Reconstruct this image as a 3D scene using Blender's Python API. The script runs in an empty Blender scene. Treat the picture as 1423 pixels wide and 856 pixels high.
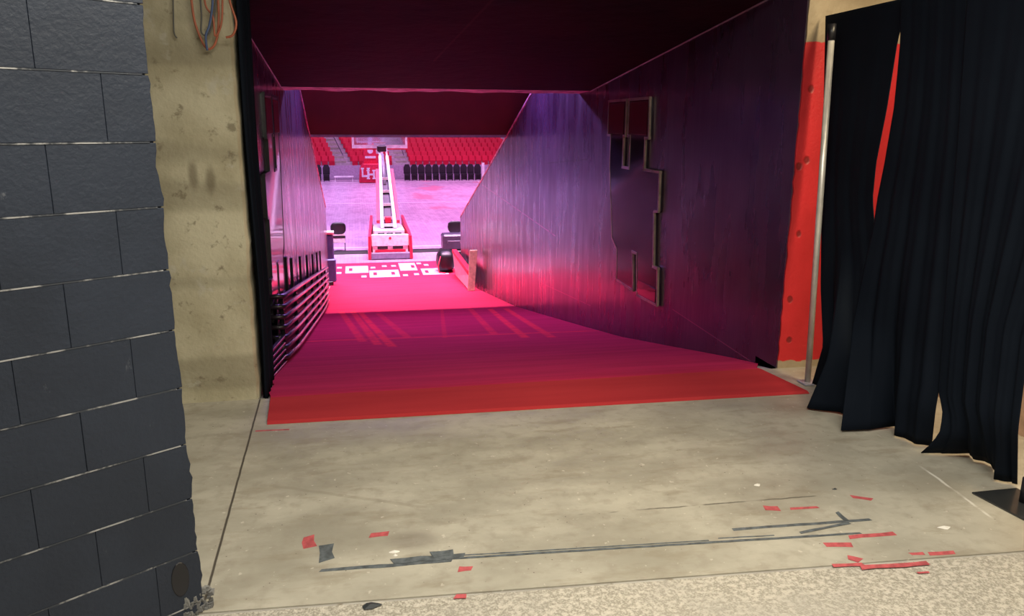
import bpy, bmesh, math, random
from math import radians, sin, cos, pi
from mathutils import Vector, Matrix, noise
random.seed(7)
C = bpy.context.scene.collection
SC = bpy.context.scene

# ------------------------------------------------------------------ camera, world, lights, exposure
HC, PITCH, YAW, ROLL, FPX = 1.62, radians(13.3), radians(11.2), radians(0.3), 1085.0
cd = bpy.data.cameras.new('camera'); cam = bpy.data.objects.new('camera', cd); C.objects.link(cam)
cd.sensor_width = 36; cd.sensor_fit = 'HORIZONTAL'; cd.lens = 36*FPX/1423; cd.clip_end = 300; cd.clip_start = .05
_f = Vector((sin(YAW)*cos(PITCH), cos(YAW)*cos(PITCH), -sin(PITCH)))
_r = Vector((cos(YAW), -sin(YAW), 0)); _u = _r.cross(_f)
_r2 = cos(ROLL)*_r+sin(ROLL)*_u; _u2 = -sin(ROLL)*_r+cos(ROLL)*_u
m = Matrix((_r2, _u2, -_f)).transposed().to_4x4(); m.translation = (0, 0, HC); cam.matrix_world = m
SC.camera = cam
SC.view_settings.view_transform = 'Standard'; SC.view_settings.look = 'None'
SC.view_settings.gamma = 1; SC.view_settings.use_curve_mapping = False
SC.view_settings.exposure = 0.0
w = bpy.data.worlds.new('world'); SC.world = w; w.use_nodes = True
w.node_tree.nodes['Background'].inputs[0].default_value = (.35, .25, .4, 1)
w.node_tree.nodes['Background'].inputs[1].default_value = .05

def area(name, loc, sx, sy, power, col, rot=(0, 0, 0), spread=pi):
    l = bpy.data.lights.new(name, 'AREA'); l.shape = 'RECTANGLE'; l.size = sx; l.size_y = sy
    l.energy = power; l.color = col; l.spread = spread
    o = bpy.data.objects.new(name, l); C.objects.link(o); o.location = loc; o.rotation_euler = rot
    return o
# concourse fluorescents
area('fluorescent_light', (.7, 1.7, 3.10), 2.4, .5, 112, (1, .94, .81))
area('fluorescent_light', (1.6, -.9, 3.10), 2.4, .6, 96, (1, .95, .83))
# warm lamp in the bay behind the black curtain
area('bay_light', (3.15, 2.9, 2.9), .3, 1.6, 70, (1, .80, .50))
# arena rig: high banks pointing straight down
area('arena_light', (1.0, 19.6, 14.5), 14, 1.2, 2600, (1, .62, .90), spread=radians(64))
for yy, cl in ((29, (1, .60, .95)), (40, (1, .62, 1)), (52, (1, .55, .95))):
    sp = radians(58 if yy < 35 else 84)
    area('arena_light', (-7, yy, 14.5), 11, 6, 2000, (.62, .47, 1), spread=sp)
    area('arena_light', (9, yy, 14.5), 13, 6, 2400, (.90, .42, .92), spread=sp)
# far stand wash
area('stand_light', (3.5, 56, 12), 22, 3, 1300, (.95, .50, .95), rot=(radians(42), 0, 0), spread=radians(110))
# added violet fill under the seating deck, tints the shaded ramp and walls
area('violet_fill', (1.0, 12.15, 2.9), 3.2, .3, 260, (.50, .25, 1), rot=(radians(-30), 0, 0), spread=radians(175))

# ------------------------------------------------------------------ materials
def nt_new(name):
    ma = bpy.data.materials.new(name); ma.use_nodes = True
    t = ma.node_tree; return ma, t, t.nodes['Principled BSDF']
def c4(c): return (c[0], c[1], c[2], 1)
class G:
    """tiny node helper"""
    def __init__(s, t): s.t = t; s.N = t.nodes; s.L = t.links; s.co = s.N.new('ShaderNodeTexCoord').outputs['Object']
    def set(s, sock, v):
        if hasattr(v, 'is_linked') or isinstance(v, bpy.types.NodeSocket): s.L.new(v, sock)
        elif isinstance(v, tuple) and len(v) == 3 and sock.type == 'RGBA': sock.default_value = c4(v)
        else: sock.default_value = v
    def math(s, op, a, b=0., c=0.):
        n = s.N.new('ShaderNodeMath'); n.operation = op
        s.set(n.inputs[0], a); s.set(n.inputs[1], b); s.set(n.inputs[2], c); return n.outputs[0]
    def mapped(s, scale=(1, 1, 1), loc=(0, 0, 0)):
        n = s.N.new('ShaderNodeMapping'); n.inputs['Scale'].default_value = scale; n.inputs['Location'].default_value = loc
        s.L.new(s.co, n.inputs[0]); return n.outputs[0]
    def noise(s, sc, det=4, vec=None, rough=.55):
        n = s.N.new('ShaderNodeTexNoise'); n.inputs['Scale'].default_value = sc; n.inputs['Detail'].default_value = det
        n.inputs['Roughness'].default_value = rough
        s.L.new(vec if vec is not None else s.co, n.inputs['Vector']); return n.outputs['Fac']
    def vor(s, sc, vec=None, feat='F1'):
        n = s.N.new('ShaderNodeTexVoronoi'); n.feature = feat; n.inputs['Scale'].default_value = sc
        s.L.new(vec if vec is not None else s.co, n.inputs['Vector']); return n
    def ramp(s, f, lo, hi, a=0., b=1.):
        n = s.N.new('ShaderNodeMapRange'); n.interpolation_type = 'SMOOTHSTEP'
        s.set(n.inputs[0], f)
        for i, v in enumerate((lo, hi, a, b)): n.inputs[i+1].default_value = v
        return n.outputs[0]
    def mix(s, f, a, b):
        n = s.N.new('ShaderNodeMix'); n.data_type = 'RGBA'
        s.set(n.inputs[0], f); s.set(n.inputs[6], a); s.set(n.inputs[7], b); return n.outputs[2]
    def xyz(s):
        n = s.N.new('ShaderNodeSeparateXYZ'); s.L.new(s.co, n.inputs[0]); return n.outputs
    def bump(s, h, st, dist=.01):
        n = s.N.new('ShaderNodeBump'); n.inputs['Strength'].default_value = st; n.inputs['Distance'].default_value = dist
        s.L.new(h, n.inputs['Height']); return n.outputs[0]
    def seg(s, X, Y, a, b, wd, wob=None):
        """mask of a line a-b of half width wd in the plane of sockets X, Y"""
        dx, dy = b[0]-a[0], b[1]-a[1]; L = math.hypot(dx, dy); ux, uy = dx/L, dy/L
        px = s.math('SUBTRACT', X, a[0]); py = s.math('SUBTRACT', Y, a[1])
        al = s.math('ADD', s.math('MULTIPLY', px, ux), s.math('MULTIPLY', py, uy))
        ac = s.math('ABSOLUTE', s.math('SUBTRACT', s.math('MULTIPLY', px, -uy), s.math('MULTIPLY', py, -ux)) if wob is None else
                    s.math('ADD', s.math('SUBTRACT', s.math('MULTIPLY', px, -uy), s.math('MULTIPLY', py, -ux)), wob))
        d1 = s.ramp(ac, wd*.5, wd*1.4, 1, 0)
        d2 = s.math('MULTIPLY', s.ramp(al, -.01, .03), s.ramp(al, L-.03, L+.01, 1, 0))
        return s.math('MULTIPLY', d1, d2)
def plain(name, col, rough=.6, metal=0., var=.15, sc=8., bump=0., spec=.5, coat=0., emit=None):
    ma, t, b = nt_new(name); g = G(t)
    f = g.noise(sc, 5)
    dark = tuple(c*(1-var) for c in col); lite = tuple(min(1, c*(1+var)) for c in col)
    g.L.new(g.mix(g.ramp(f, .3, .7), dark, lite), b.inputs['Base Color'])
    b.inputs['Roughness'].default_value = rough; b.inputs['Metallic'].default_value = metal
    b.inputs['Specular IOR Level'].default_value = spec; b.inputs['Coat Weight'].default_value = coat
    if bump: g.L.new(g.bump(g.noise(sc*6, 4), bump), b.inputs['Normal'])
    if emit:
        b.inputs['Emission Color'].default_value = c4(emit[0]); b.inputs['Emission Strength'].default_value = emit[1]
    return ma

def mat_floor():
    ma, t, b = nt_new('stained concrete'); g = G(t); X, Y, Z = g.xyz()
    n1 = g.noise(1.6, 6, g.mapped((1, 1.8, 1)), .6); n2 = g.noise(14, 5); n3 = g.noise(60, 3); n4 = g.noise(.7, 3)
    col = g.mix(g.ramp(n1, .3, .7), (.315, .295, .24), (.47, .445, .37))
    col = g.mix(g.ramp(n2, .45, .72, 0, .45), col, (.27, .24, .19))
    col = g.mix(g.ramp(n4, .5, .75, 0, .4), col, (.50, .45, .36))
    spk = g.vor(26).outputs['Distance']
    col = g.mix(g.math('MULTIPLY', g.ramp(spk, .04, .10, 1, 0), g.ramp(n2, .5, .56)), col, (.13, .11, .09))
    wob = g.math('MULTIPLY', g.math('SUBTRACT', g.noise(9, 3), .5), .02)
    col = g.mix(g.ramp(g.noise(5, 6, g.mapped((.5, 1.6, 1)), .65), .52, .68, 0, .5), col, (.26, .225, .165))
    col = g.mix(g.ramp(g.noise(30, 3), .66, .72, 0, .6), col, (.62, .58, .50))
    # saw joint beside the tunnel, hairline cracks, chalk line by the curtain
    def line(a, b_, wd, c, k=1., wb=wob, brk=None):
        nonlocal col
        mk = g.seg(X, Y, a, b_, wd, wb)
        if brk: mk = g.math('MULTIPLY', mk, g.ramp(g.noise(brk, 2), .42, .55))
        col = g.mix(g.math('MULTIPLY', mk, k), col, c)
    line((-.575, 2.55), (-.62, 4.66), .005, (.07, .06, .05), 1, g.math('MULTIPLY', wob, .25))
    line((.87, 2.92), (2.0, 2.89), .005, (.12, .11, .09), .9, brk=6)
    line((2.74, 3.9), (2.58, 2.45), .007, (.72, .70, .64), .8, brk=4)
    line((-.45, 3.45), (.25, 3.1), .012, (.24, .21, .16), .3)
    # dark worn patch
    dx = g.math('SUBTRACT', X, .17); dy = g.math('SUBTRACT', Y, 2.84)
    rr = g.math('SQRT', g.math('ADD', g.math('MULTIPLY', dx, dx), g.math('MULTIPLY', g.math('MULTIPLY', dy, dy), 2)))
    col = g.mix(g.math('MULTIPLY', g.ramp(g.math('ADD', rr, g.math('MULTIPLY', n2, .06)), .07, .17, 1, 0), .5), col, (.17, .145, .12))
    g.L.new(col, b.inputs['Base Color'])
    g.L.new(g.ramp(n1, .3, .7, .42, .62), b.inputs['Roughness'])
    b.inputs['Specular IOR Level'].default_value = .45
    g.L.new(g.bump(g.math('ADD', n2, g.math('MULTIPLY', n3, .4)), .25, .006), b.inputs['Normal'])
    return ma
def mat_aggregate():
    ma, t, b = nt_new('exposed aggregate'); g = G(t)
    v = g.vor(120); col = g.mix(g.ramp(v.outputs['Distance'], .25, .6), (.46, .43, .36), (.31, .285, .235))
    col = g.mix(g.ramp(g.noise(55, 3), .45, .62), col, (.54, .50, .43))
    col = g.mix(g.ramp(g.noise(2.2, 4), .45, .7, 0, .6), col, (.36, .34, .30))
    g.L.new(col, b.inputs['Base Color']); b.inputs['Roughness'].default_value = .75
    g.L.new(g.bump(v.outputs['Distance'], .6, .006), b.inputs['Normal']); return ma
def mat_pillar(name='weathered concrete', c1=(.40, .36, .24), c2=(.58, .54, .39)):
    ma, t, b = nt_new(name); g = G(t); X, Y, Z = g.xyz()
    n1 = g.noise(2.5, 6); n2 = g.noise(11, 5, None, .65); n3 = g.noise(45, 3)
    col = g.mix(g.ramp(n1, .32, .68), c1, c2)
    col = g.mix(g.ramp(g.noise(1.3, 2, g.mapped((.15, .15, 2.2))), .5, .62, 0, .55), col, tuple(v*.62 for v in c1))
    col = g.mix(g.ramp(n2, .58, .70, 0, .7), col, (.16, .13, .08))
    col = g.mix(g.ramp(g.noise(7, 4, g.mapped((1, 1, 1), (5, 2, 1))), .6, .72, 0, .6), col, (.52, .50, .42))
    # two soot marks
    for sx, sz in ((-.89, 1.33), (-.80, 1.30)):
        a = g.math('MULTIPLY', g.math('SUBTRACT', X, sx), 1/.028); c = g.math('MULTIPLY', g.math('SUBTRACT', Z, sz), 1/.075)
        r = g.math('ADD', g.math('SQRT', g.math('ADD', g.math('MULTIPLY', a, a), g.math('MULTIPLY', c, c))), g.math('MULTIPLY', n2, .9))
        col = g.mix(g.ramp(r, .8, 1.9, .6, 0), col, (.10, .075, .04))
    g.L.new(col, b.inputs['Base Color']); b.inputs['Roughness'].default_value = .8
    g.L.new(g.bump(g.math('ADD', n2, g.math('MULTIPLY', n3, .5)), .5, .012), b.inputs['Normal']); return ma
def mat_block(name, col, k):
    ma, t, b = nt_new(name); g = G(t)
    oi = t.nodes.new('ShaderNodeObjectInfo')
    base = g.mix(g.ramp(g.noise(3, 5), .3, .7), tuple(c*.85 for c in col), tuple(c*1.15 for c in col))
    base = g.mix(g.ramp(oi.outputs['Random'], 0, 1, 0, .35), base, tuple(c*.8 for c in col))
    sc = g.noise(16, 6, g.mapped((1, 1, .45)), .7)
    base = g.mix(g.ramp(sc, .67, .76, 0, k), base, (.15, .16, .18))
    g.L.new(base, b.inputs['Base Color']); b.inputs['Roughness'].default_value = .5; b.inputs['Specular IOR Level'].default_value = .3
    g.L.new(g.bump(g.math('ADD', g.noise(70, 4), g.math('MULTIPLY', g.noise(12, 3), 1.2)), .35, .006), b.inputs['Normal']); return ma
def mat_mortar():
    ma, t, b = nt_new('mortar'); g = G(t)
    col = g.mix(g.ramp(g.noise(7, 5, None, .7), .46, .58), (.035, .04, .05), (.30, .30, .30))
    g.L.new(col, b.inputs['Base Color']); b.inputs['Roughness'].default_value = .9; return ma
def mat_redwall():
    ma, t, b = nt_new('red painted concrete'); g = G(t); X, Y, Z = g.xyz()
    n = g.noise(12, 4); n2 = g.noise(40, 4); nb = g.noise(3, 5)
    conc = g.mix(g.ramp(nb, .3, .7), (.28, .22, .14), (.46, .38, .26))
    red = g.mix(g.ramp(nb, .3, .7), (.50, .016, .022), (.60, .022, .030))
    z = g.math('ADD', Z, g.math('MULTIPLY', g.math('SUBTRACT', n, .5), .03))
    m1 = g.math('MULTIPLY', g.ramp(z, 2.12, 2.125, 1, 0), g.ramp(g.math('ADD', z, g.math('MULTIPLY', g.math('SUBTRACT', nb, .5), .06)), .045, .052))
    col = g.mix(m1, conc, red)
    h = n2
    for hx, hz in ((2.835, 1.84), (2.80, 1.36), (2.85, 1.40), (2.84, .92), (2.82, .48), (2.84, .2)):
        a = g.math('MULTIPLY', g.math('SUBTRACT', X, hx), 40); c = g.math('MULTIPLY', g.math('SUBTRACT', Z, hz), 34)
        r = g.math('ADD', g.math('SQRT', g.math('ADD', g.math('MULTIPLY', a, a), g.math('MULTIPLY', c, c))), n)
        mk = g.ramp(r, .9, 1.5, 1, 0); col = g.mix(g.math('MULTIPLY', mk, .8), col, (.14, .01, .01)); h = g.math('SUBTRACT', h, g.math('MULTIPLY', mk, 3))
    g.L.new(col, b.inputs['Base Color']); b.inputs['Roughness'].default_value = .5
    g.L.new(g.bump(h, .35, .008), b.inputs['Normal']); return ma
def mat_tunnel(right=True):
    ma, t, b = nt_new('glossy black wall paint'); g = G(t); X, Y, Z = g.xyz()
    n = g.noise(2, 4)
    col = g.mix(g.ramp(n, .3, .7), (.034, .019, .042), (.060, .036, .070))
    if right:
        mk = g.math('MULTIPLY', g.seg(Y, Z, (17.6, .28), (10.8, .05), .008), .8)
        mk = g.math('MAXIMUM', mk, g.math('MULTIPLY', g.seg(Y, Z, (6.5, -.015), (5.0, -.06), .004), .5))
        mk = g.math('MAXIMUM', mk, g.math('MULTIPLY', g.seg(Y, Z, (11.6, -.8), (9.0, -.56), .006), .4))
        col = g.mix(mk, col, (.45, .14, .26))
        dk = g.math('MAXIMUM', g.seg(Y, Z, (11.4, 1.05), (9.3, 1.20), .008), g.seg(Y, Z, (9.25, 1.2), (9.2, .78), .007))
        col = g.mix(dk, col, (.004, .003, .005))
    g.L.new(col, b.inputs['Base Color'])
    st = g.noise(5.5, 3, g.mapped((1, 1, .16)), .6); st2 = g.noise(11, 2, g.mapped((1, 1, .08)), .5)
    lump = g.noise(1.1, 2, g.mapped((1, 1, .5)))
    h = g.math('ADD', g.math('ADD', st, g.math('MULTIPLY', st2, .35)), g.math('MULTIPLY', lump, 1.2))
    g.L.new(g.bump(h, .3, .011), b.inputs['Normal'])
    g.L.new(g.ramp(g.noise(4, 4, g.mapped((1, 1, .2))), .35, .7, .24, .40), b.inputs['Roughness'])
    b.inputs['Specular IOR Level'].default_value = .65; b.inputs['Coat Weight'].default_value = .35; b.inputs['Coat Roughness'].default_value = .16; b.inputs['Coat IOR'].default_value = 1.6
    return ma
def mat_ceiling():
    ma, t, b = nt_new('sooty black ceiling paint'); g = G(t); X, Y, Z = g.xyz()
    col = g.mix(g.ramp(g.noise(1.2, 5), .40, .62), (.003, .0025, .004), (.013, .004, .006))
    wob = g.math('MULTIPLY', g.math('SUBTRACT', g.noise(5, 3), .5), .12)
    col = g.mix(g.math('MULTIPLY', g.seg(X, Y, (.95, 5.2), (.75, 7.6), .012), .7), col, (.04, .015, .018))
    col = g.mix(g.seg(X, Y, (.75, 7.6), (.35, 9.0), .012, wob), col, (.003, .003, .004))
    g.L.new(col, b.inputs['Base Color']); b.inputs['Roughness'].default_value = .75; b.inputs['Specular IOR Level'].default_value = .12
    g.L.new(g.bump(g.noise(6, 5), .5, .02), b.inputs['Normal']); return ma
def mat_carpet(c1, c2):
    ma, t, b = nt_new('red needle felt carpet'); g = G(t); X, Y, Z = g.xyz(); X = g.math('ADD', X, 1.0); Y = g.math('ADD', Y, 4.2)
    n = g.noise(3, 4, g.mapped((.25, 2.2, 1))); fib = g.noise(220, 2)
    col = g.mix(g.ramp(n, .3, .7), c1, c2)
    # lighter streaks: leaking red light painted into the felt; plus a cross seam
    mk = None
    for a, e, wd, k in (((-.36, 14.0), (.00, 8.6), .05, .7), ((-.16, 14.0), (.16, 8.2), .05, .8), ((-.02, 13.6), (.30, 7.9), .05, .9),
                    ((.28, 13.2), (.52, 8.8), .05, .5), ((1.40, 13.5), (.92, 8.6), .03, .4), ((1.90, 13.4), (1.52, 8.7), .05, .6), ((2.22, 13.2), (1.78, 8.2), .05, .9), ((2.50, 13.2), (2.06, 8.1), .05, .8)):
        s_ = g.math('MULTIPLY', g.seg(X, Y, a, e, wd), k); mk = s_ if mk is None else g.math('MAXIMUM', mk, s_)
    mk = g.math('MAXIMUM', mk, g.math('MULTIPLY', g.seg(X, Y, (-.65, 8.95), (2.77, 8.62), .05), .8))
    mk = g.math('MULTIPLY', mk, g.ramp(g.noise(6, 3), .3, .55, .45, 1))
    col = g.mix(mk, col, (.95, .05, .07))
    g.L.new(col, b.inputs['Base Color']); b.inputs['Roughness'].default_value = .95
    b.inputs['Specular IOR Level'].default_value = .08
    b.inputs['Sheen Weight'].default_value = .0; b.inputs['Sheen Roughness'].default_value = .5
    g.L.new(g.bump(g.math('ADD', fib, g.math('MULTIPLY', n, 2)), .4, .006), b.inputs['Normal']); return ma
def mat_court():
    ma, t, b = nt_new('varnished maple court'); g = G(t); X, Y, Z = g.xyz()
    br = t.nodes.new('ShaderNodeTexBrick'); br.inputs['Scale'].default_value = 1
    mp = t.nodes.new('ShaderNodeMapping'); mp.inputs['Rotation'].default_value = (0, 0, pi/2); g.L.new(g.co, mp.inputs[0]); g.L.new(mp.outputs[0], br.inputs[0])
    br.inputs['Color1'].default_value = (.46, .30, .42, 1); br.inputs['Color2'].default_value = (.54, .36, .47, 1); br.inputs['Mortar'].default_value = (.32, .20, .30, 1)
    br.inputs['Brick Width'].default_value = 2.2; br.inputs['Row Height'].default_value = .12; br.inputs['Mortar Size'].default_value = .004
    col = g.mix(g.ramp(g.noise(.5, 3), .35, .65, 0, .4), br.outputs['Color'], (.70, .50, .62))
    col = g.mix(g.ramp(g.noise(2.2, 5, g.mapped((1.6, .5, 1)), .7), .45, .65, 0, .45), col, (.34, .20, .32))  # streaks painted in for reflections on the varnish
    # painted lane under the far basket and sideline lettering
    col = g.mix(g.math('MULTIPLY', g.ramp(g.noise(.35, 4, g.mapped((1, .6, 1), (3, 1, 0))), .55, .64, 0, .55), g.ramp(X, 1.5, 4)), col, (.66, .14, .22))
    for a, e, wd in (((-14, 58.4), (18, 58.4), .06), ((-14, 27.4), (18, 27.4), .06), ((-6.2, 27.4), (-6.2, 58.4), .06), ((8.9, 27.4), (8.9, 58.4), .06), ((-6.2, 43), (8.9, 43), .06)):
        col = g.mix(g.seg(X, Y, a, e, wd), col, (.85, .8, .82))
    g.L.new(col, b.inputs['Base Color']); b.inputs['Roughness'].default_value = .22
    g.L.new(g.bump(g.noise(1.6, 5, g.mapped((1.4, .5, 1))), .5, .04), b.inputs['Normal']); return ma
def mat_curtain():
    ma, t, b = nt_new('black drape cloth'); g = G(t)
    col = g.mix(g.ramp(g.noise(2, 3), .3, .7), (.0034, .0058, .011), (.0052, .0082, .0145))
    g.L.new(col, b.inputs['Base Color']); b.inputs['Roughness'].default_value = .85; b.inputs['Specular IOR Level'].default_value = .1
    g.L.new(g.bump(g.noise(400, 2), .2, .001), b.inputs['Normal']); return ma
M = dict(
    floor=mat_floor(), agg=mat_aggregate(), pillar=mat_pillar(), block=mat_block('slate grey block paint', (.021, .0275, .043), .6), mortar=mat_mortar(),
    redwall=mat_redwall(), tunr=mat_tunnel(True), tunl=mat_tunnel(False), ceil=mat_ceiling(), carpet=mat_carpet((.50, .024, .068), (.60, .030, .085)), carpet_lit=mat_carpet((.41, .032, .038), (.48, .040, .046)), court=mat_court(), curtain=mat_curtain(),  # front strip and runner felt tinted apart for concourse and violet light
    concrete=mat_pillar('grey concrete', (.30, .28, .25), (.42, .40, .36)),
    rubble=mat_pillar('chipped concrete', (.10, .10, .10), (.26, .26, .25)),
    maroon=plain('maroon fascia paint', (.34, .035, .025), .45, var=.1, sc=2),
    lip=plain('lip with painted glow', (.70, .42, .52), .5, var=.5, sc=7, bump=.6),  # arena light on lip and rim caps put into the pale pink
    white=plain('white enamel', (.80, .78, .80), .35), red=plain('red vinyl pad', (.70, .015, .06), .5), redseat=plain('red plastic seat', (.62, .010, .05), .42, sc=2),
    black=plain('black satin', (.010, .010, .014), .4), blackmetal=plain('black painted steel', (.02, .016, .022), .3, spec=.6, coat=.3),
    grey=plain('grey steel', (.28, .27, .32), .4), greypad=plain('grey vinyl pad', (.22, .19, .30), .5), navy=plain('navy vinyl', (.08, .11, .32), .55),
    gold=plain('tarnished brass edging', (.34, .27, .21), .4, metal=.3, var=.3), pane=plain('smoked mirror acrylic', (.06, .05, .065), .09, metal=.55, var=.2, sc=3),
    emred=plain('dark red acrylic', (.07, .014, .016), .15, var=.3, sc=6, coat=.5), wood=plain('raw plywood', (.58, .40, .30), .6, var=.2, sc=12),
    tgrey=plain('grey gaffer tape', (.10, .115, .125), .55, var=.35, sc=30), tred=plain('worn red tape', (.44, .085, .095), .6, var=.25, sc=30), tblack=plain('black scrap', (.03, .035, .04), .5),
    chalk=plain('white paint crumb', (.75, .72, .66), .8), pole=plain('galvanised pole', (.62, .60, .56), .32, metal=.35), orange=plain('orange cord jacket', (.42, .12, .06), .5), blue=plain('blue cable jacket', (.06, .10, .22), .5),
    cable=plain('grey cable jacket', (.10, .10, .09), .5), print_=plain('white carpet print', (.50, .36, .46), .9, sc=30), glass=None, riser=plain('grey stair concrete', (.44, .38, .44), .7), case=plain('grey hard case', (.07, .06, .10), .3),
    lamp=plain('fluorescent diffuser', (.9, .9, .85), .4, emit=((1, .94, .8), 2.0)), wallpanel=plain('mauve grey panel', (.40, .30, .44), .6), roofdark=plain('dark arena roof', (.03, .02, .03), .8), plate=plain('black steel base plate', (.02, .022, .024), .28, spec=.8, coat=.4))
_g, _t, _b = nt_new('backboard glass'); _b.inputs['Transmission Weight'].default_value = .9; _b.inputs['Roughness'].default_value = .05; _b.inputs['Base Color'].default_value = (.8, .8, .95, 1); M['glass'] = _g

# ------------------------------------------------------------------ builders
ORG = {}
class MB:
    def __init__(s): s.v = []; s.f = []
    def add(s, vs, fs):
        n = len(s.v); s.v += [tuple(v) for v in vs]; s.f += [tuple(i+n for i in f) for f in fs]; return s
    def box(s, x0, x1, y0, y1, z0, z1):
        return s.hexa([(x0, y0, z0), (x1, y0, z0), (x1, y1, z0), (x0, y1, z0)], [(x0, y0, z1), (x1, y0, z1), (x1, y1, z1), (x0, y1, z1)])
    def hexa(s, bot, top):
        return s.add(list(bot)+list(top), [(3, 2, 1, 0), (4, 5, 6, 7), (0, 1, 5, 4), (1, 2, 6, 5), (2, 3, 7, 6), (3, 0, 4, 7)])
    def prism(s, pts, ax, a0, a1):
        """polygon pts extruded along axis ax; pts are the two other coordinates in x,y,z order"""
        def P(p, a): l = list(p); l.insert(ax, a); return tuple(l)
        n = len(pts)
        return s.add([P(p, a0) for p in pts]+[P(p, a1) for p in pts], [tuple(range(n)), tuple(range(2*n-1, n-1, -1))]+[(i, i+n, (i+1) % n+n, (i+1) % n) for i in range(n)])
    def tube(s, pts, r, n=8, cap=True):
        pts = [Vector(p) for p in pts]; rings = []
        up = Vector((0, 0, 1)); prev = None
        for i, p in enumerate(pts):
            d = (pts[min(i+1, len(pts)-1)]-pts[max(i-1, 0)]).normalized()
            if prev is None:
                a = up if abs(d.z) < .9 else Vector((1, 0, 0)); s1 = d.cross(a).normalized()
            else:
                s1 = (prev-d*prev.dot(d)).normalized()
            prev = s1; s2 = d.cross(s1); rr = r[i] if isinstance(r, (list, tuple)) else r
            rings.append([p+s1*cos(2*pi*k/n)*rr+s2*sin(2*pi*k/n)*rr for k in range(n)])
        vs = [v for R in rings for v in R]; fs = []
        for i in range(len(rings)-1):
            for k in range(n): fs.append((i*n+k, i*n+(k+1) % n, (i+1)*n+(k+1) % n, (i+1)*n+k))
        if cap: fs += [tuple(range(n-1, -1, -1)), tuple(range((len(rings)-1)*n, len(rings)*n))]
        return s.add(vs, fs)
    def beam(s, a, b, wx, wz):
        """rectangular bar from a to b"""
        a = Vector(a); b = Vector(b); d = (b-a).normalized()
        sx = d.cross(Vector((0, 0, 1))); sx = sx.normalized() if sx.length > .01 else Vector((1, 0, 0)); sz = sx.cross(d)
        q = lambda p: [p-sx*wx/2-sz*wz/2, p+sx*wx/2-sz*wz/2, p+sx*wx/2+sz*wz/2, p-sx*wx/2+sz*wz/2]
        return s.hexa(q(a), q(b))
def finish(me, bev=0., smooth=False, seg=1):
    bm = bmesh.new(); bm.from_mesh(me)
    bmesh.ops.recalc_face_normals(bm, faces=bm.faces)
    if bev:
        es = [e for e in bm.edges if len(e.link_faces) == 2 and e.calc_face_angle() > .5]
        bmesh.ops.bevel(bm, geom=es, offset=bev, segments=seg, affect='EDGES', clamp_overlap=True)
    if smooth:
        for f in bm.faces: f.smooth = True
    bm.to_mesh(me); bm.free()
def obj(name, mb, mat, parent=None, bev=0., smooth=False, label=None, org=None, kind=None, **kw):
    o_ = ORG.get(parent.name, Vector((0, 0, 0))) if parent else Vector(org or (0, 0, 0))
    me = bpy.data.meshes.new(name); me.from_pydata([tuple(Vector(v)-o_) for v in mb.v], [], mb.f); me.update()
    finish(me, bev, smooth); me.materials.append(mat)
    o = bpy.data.objects.new(name, me); C.objects.link(o)
    if parent: o.parent = parent
    else: o.location = o_
    ORG[o.name] = o_
    if label: o['label'] = label
    if kind: o['kind'] = kind
    for k, v in kw.items(): o[k] = v
    return o
def thing(name, label, cat, loc=(0, 0, 0), group=None):
    o = bpy.data.objects.new(name, None); o.empty_display_size = .1; C.objects.link(o); o.location = loc
    ORG[o.name] = Vector(loc); o['label'] = label; o['category'] = cat
    if group: o['group'] = group
    return o
def single(name, mb, mat, label, cat, group=None, org=None, **kw):
    o = obj(name, mb, mat, org=org or mb.v[0], **kw); o['label'] = label; o['category'] = cat
    if group: o['group'] = group
    return o
def struct(name, mb, mat, **kw): return obj(name, mb, mat, kind='structure', **kw)
def lerp(a, b, t): return a+(b-a)*t
def interp(x, xs, ys):
    if x <= xs[0]: return ys[0]
    for i in range(len(xs)-1):
        if x <= xs[i+1]: return lerp(ys[i], ys[i+1], (x-xs[i])/(xs[i+1]-xs[i]))
    return ys[-1]
RY = [4.65, 5.2, 7.9, 10.4, 13.6, 18.1, 21.5]; RZ = [0, -.10, -.655, -1.09, -1.635, -2.25, -2.6]
def rz(y): return interp(y, RY, RZ)
def rim(y): return 1.37-(y-14.6)*.335
XL, XR, ARF = -.78, 2.77, -2.6

# ------------------------------------------------------------------ setting: concourse
def y_strip(x): return lerp(2.494, 2.32, (x+.527)/3.04)
struct('floor', MB().prism([(-4, y_strip(-4)), (7, y_strip(7)), (7, 4.95), (2.77, 4.95), (2.77, 4.65), (-.63, 4.65), (-.63, 4.95), (-4, 4.95)], 2, -.12, 0), M['floor'])
struct('floor', MB().prism([(-4, -3), (7, -3), (7, y_strip(7)-.012), (-4, y_strip(-4)-.012)], 2, -.12, -.004), M['agg'])
struct('trim_1', MB().prism([(-4, y_strip(-4)-.014), (7, y_strip(7)-.014), (7, y_strip(7)+.002), (-4, y_strip(-4)+.002)], 2, -.12, -.006), M['concrete'])
struct('ceiling', MB().box(-4, 7, -3, 4.65, 3.3, 3.4), M['concrete'])
struct('wall_back', MB().box(-4, 7, -3.2, -3, 0, 3.4), M['concrete'])
struct('wall_east', MB().box(7, 7.2, -3, 4.95, 0, 3.4), M['concrete'])
# front wall, right of the tunnel: red paint with bare concrete above, and a ragged arris
mb = MB(); zs = [i*.06 for i in range(57)]
edge = [XR+.006+(random.random()-.6)*.012 for _ in zs]
for i in range(56):
    mb.hexa([(edge[i], 4.65, zs[i]), (7, 4.65, zs[i]), (7, 4.95, zs[i]), (XR+.03, 4.95, zs[i])], [(edge[i+1], 4.65, zs[i+1]), (7, 4.65, zs[i+1]), (7, 4.95, zs[i+1]), (XR+.03, 4.95, zs[i+1])])
struct('wall_right', mb, M['redwall'])
struct('wall_front', MB().box(-4, 7, 4.66, 4.95, 2.52, 3.4), M['concrete'])
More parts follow.
